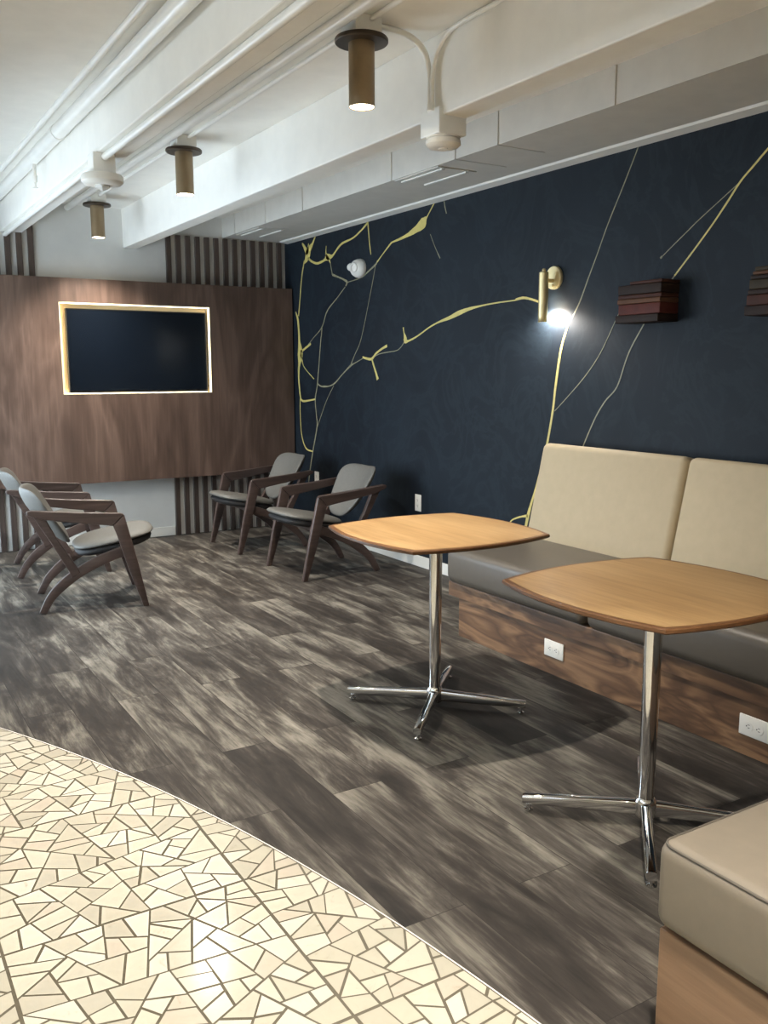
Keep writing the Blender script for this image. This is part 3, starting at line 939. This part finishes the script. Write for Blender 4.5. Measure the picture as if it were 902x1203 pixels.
sensor('round white detector with faceted lens on a square box under the left ceiling beam', (1.195, 4.52, 2.386), .105, True)
sensor('round white smoke detector on a square box beneath the right ceiling beam', (2.112, 3.005, 2.356), .128, False)

# slot vents in the underside of the duct
def vent(label, loc, ln):
    t = thing('ceiling_vent', label, 'vent', loc)
    obj('vent_frame', B(-.13, .13, -ln / 2, ln / 2, -.006, .0, .001), M['duct_paint'], t)
    for dx in (-.085, .075):
        obj('slot_blade', B(dx - .010, dx + .010, -ln / 2 + .015, ln / 2 - .015, -.0125, -.005, .002), M['pipe_paint'], t)
vent('white two-slot vent under the boxed duct beside the square detector box', (3.035, 4.40, 2.462), .44)
vent('white two-slot vent under the far end of the boxed duct above the slats', (3.045, 6.82, 2.462), .44)

# ------------------------------------------------------------------ on the navy wall
sc = thing('wall_sconce', 'brass tube wall light glowing on the navy wall above the bench', 'wall light', (XW, 3.845, 1.77))
Mx = Matrix.Rotation(-PI / 2, 4, 'Y')
bm = lathe(bmesh.new(), [(0, 0), (.060, 0), (.063, .003), (.063, .016), (.060, .020), (0, .020)], Matrix.Translation((0, 0, .102)) @ Mx, 48)
sharp(obj('backplate', bm, M['brass'], sc))
bm = bmesh.new(); cyl(bm, (-.018, 0, .085), (-.075, 0, .085), .011); cyl(bm, (-.018, 0, .06), (-.03, 0, .06), .008)
sharp(obj('arm', bm, M['brass'], sc))
# tube body, cut open on the wall side at its lower end
bm = bmesh.new()
seg = 40; RT = .026; cxx = -.085
rows = [(.130, 0), (.132, 1), (-.02, 1), (-.06, 1), (-.10, 1), (-.135, 1)]
prev = None
def ring(z, r, cut):
    out = []
    for i in range(seg + 1):
        a0 = cut + (2 * PI - 2 * cut) * i / seg     # angle 0 faces the wall
        out.append(bm.verts.new((cxx + r * math.cos(a0), r * math.sin(a0), z)))
    return out
prof = [(.020, .131, .0), (.026, .126, .0), (.026, .02, .0), (.026, -.02, .0), (.026, -.045, .55), (.026, -.075, .95), (.026, -.105, 1.2), (.026, -.138, 1.35)]
rg = [ring(z, r, c) for r, z, c in prof] 
for a, b in zip(rg, rg[1:]):
    for i in range(seg):
        bm.faces.new((a[i], a[i + 1], b[i + 1], b[i]))
bm.faces.new(rg[0])
bmesh.ops.remove_doubles(bm, verts=bm.verts[:], dist=1e-5)
lathe(bm, [(0, .13), (.010, .13), (.010, .143), (.006, .148), (0, .149)], Matrix.Translation((cxx, 0, 0)), 24)
o = obj('lamp_tube', bm, M['brass'], sc); sharp(o)
sol = o.modifiers.new('wall', 'SOLIDIFY'); sol.thickness = .0025
bm = bmesh.new(); tube(bm, [(cxx, 0, -.03), (cxx, 0, -.045), (cxx, 0, -.115), (cxx, 0, -.125)], [.012, .017, .017, .010], 20)
obj('lamp_lens', bm, M['sconce_glow'], sc, True)

def stack(label, y0, y1, layers):
    """layered block of old-book-like boards hung on the wall"""
    t = thing('wall_block', label, 'wall ornament', (XW, (y0 + y1) / 2, 1.595))
    z = 0; hw = (y1 - y0) / 2
    for k, (h, mk, d0, s0, s1) in enumerate(layers):
        bm = B(-.128 - d0, 0.001, -hw - s0, hw - s1, z + .0006, z + h - .0006, .004, 3)
        for v in bm.verts:
            v.co.x += .004 * math.sin(v.co.y * 9 + k) * (1 if v.co.x < -.05 else 0)
        sharp(obj('layer', bm, M[mk], t), 50)
        z += h
stack('dark red-brown layered wooden block on the navy wall, right of the brass wall light', 2.985, 3.25,
      [(.038, 'book_dark', .006, 0, -.012), (.052, 'book_red', -.002, .0, .0), (.024, 'book_tan', .003, 0, -.002), (.020, 'book_mid', -.004, .0, .0), (.046, 'book_dark', -.002, .002, .0), (.016, 'book_mid', -.006, .004, .07)])
stack('layered brown wooden block on the navy wall, cut off by the right edge', 2.245, 2.512,
      [(.042, 'book_dark', .004, 0, -.012), (.044, 'book_mid', .0, 0, -.006), (.022, 'book_dark', -.002, 0, .0), (.040, 'book_olive', .0, 0, .008), (.018, 'book_dark', -.003, 0, .01), (.016, 'book_tan', .0, 0, .02), (.018, 'book_olive', -.003, 0, .025)])

dt = thing('wall_detector', 'white domed device on the navy wall amid the gold lines, below the duct', 'detector', (XW, 5.99, 2.125))
bm = lathe(bmesh.new(), [(0, 0), (.084, 0), (.086, .006), (.082, .026), (.070, .048), (.048, .066), (.030, .071), (0, .072)], Mx, 40)
for v in bm.verts: v.co.z *= .82
sharp(obj('dome_housing', bm, M['plastic'], dt))
bm = lathe(bmesh.new(), [(.030, .062), (.036, .074), (.034, .079), (.028, .079), (.025, .072), (0, .072)], Matrix.Rotation(math.radians(18), 4, 'Z') @ Mx, 32)
sharp(obj('lens_ring', bm, M['duct_paint'], dt))
bm = bmesh.new(); bmesh.ops.create_uvsphere(bm, u_segments=24, v_segments=16, radius=.034)
for v in bm.verts: v.co = Vector((v.co.x * .9 - .028, v.co.y * 1.3 + .088, v.co.z * .9 + .016))
obj('side_housing', bm, M['plastic'], dt, True)

# ------------------------------------------------------------------ light
def spot(name, loc, energy, color, size, blend, r, target=None):
    d = bpy.data.lights.new(name, 'SPOT'); d.energy = energy; d.color = color; d.spot_size = math.radians(size); d.spot_blend = blend
    d.shadow_soft_size = r
    o = bpy.data.objects.new(name, d); COL.objects.link(o); o.location = loc
    if target is not None:
        o.rotation_euler = (Vector(target) - Vector(loc)).to_track_quat('-Z', 'Y').to_euler()
    return o
WARM = (1.0, .925, .82)
for i, (x, y) in enumerate(lamp_spots):
    spot('downlight', (x, y, ZC - .305), LAMP_W if x > 1.1 else TERRAZZO_W * (1.25 if x > 0 else .75), WARM, SPOT_A if x > 1.1 else SPOT_T if x > 0 else 96, 1.0, .03)
spot('sconce_beam', (XW - .060, 3.845, 1.690), SCONCE_W, (1, .95, .88), 170, .6, .02, (XW, 3.845, 1.50))

for x, y0, y1, z0, z1 in ((WX - .125, WY0, WY1, WZ0, WZ1), (XL - .125, TY0, TY1, TZ0_, TZ1_)):  # window beside the armchairs, then the added high band
    d = bpy.data.lights.new('daylight_portal', 'AREA'); d.shape = 'RECTANGLE'; d.size = y1 - y0; d.size_y = z1 - z0
    d.cycles.is_portal = True
    o = bpy.data.objects.new('daylight_portal', d); COL.objects.link(o)
    o.location = (x, (y0 + y1) / 2, (z0 + z1) / 2); o.rotation_euler = (PI / 2, 0, -PI / 2)

w = bpy.data.worlds.new('World'); scene.world = w; w.use_nodes = True
bg = w.node_tree.nodes['Background']
bg.inputs['Color'].default_value = SKY_C; bg.inputs['Strength'].default_value = SKY_S

# ------------------------------------------------------------------ camera and view
cam = bpy.data.cameras.new('Camera'); co = bpy.data.objects.new('Camera', cam); COL.objects.link(co)
cam.sensor_fit = 'HORIZONTAL'; cam.sensor_width = 36.0; cam.lens = 36.0 * 1054.763 / 902; cam.clip_start = .02
r = Vector((0.85272038, -0.52236432, -0.00186364)); u = Vector((0.08273272, 0.13153056, 0.98785374)); f = Vector((0.51577442, 0.8425172, -0.15537541))
m = Matrix(((r.x, u.x, -f.x, 0), (r.y, u.y, -f.y, 0), (r.z, u.z, -f.z, 1.36835), (0, 0, 0, 1)))
co.matrix_world = m
scene.camera = co

scene.view_settings.view_transform = 'Standard'
scene.view_settings.look = 'None'
scene.view_settings.gamma = 1.0
scene.view_settings.use_curve_mapping = False
scene.view_settings.exposure = EXPO
scene.cycles.use_denoising = True
scene.cycles.denoiser = 'OPENIMAGEDENOISE'
scene.cycles.max_bounces = 10
scene.cycles.diffuse_bounces = 6
scene.cycles.glossy_bounces = 5
scene.cycles.sample_clamp_indirect = 8.0
scene.cycles.caustics_reflective = False
scene.cycles.caustics_refractive = False
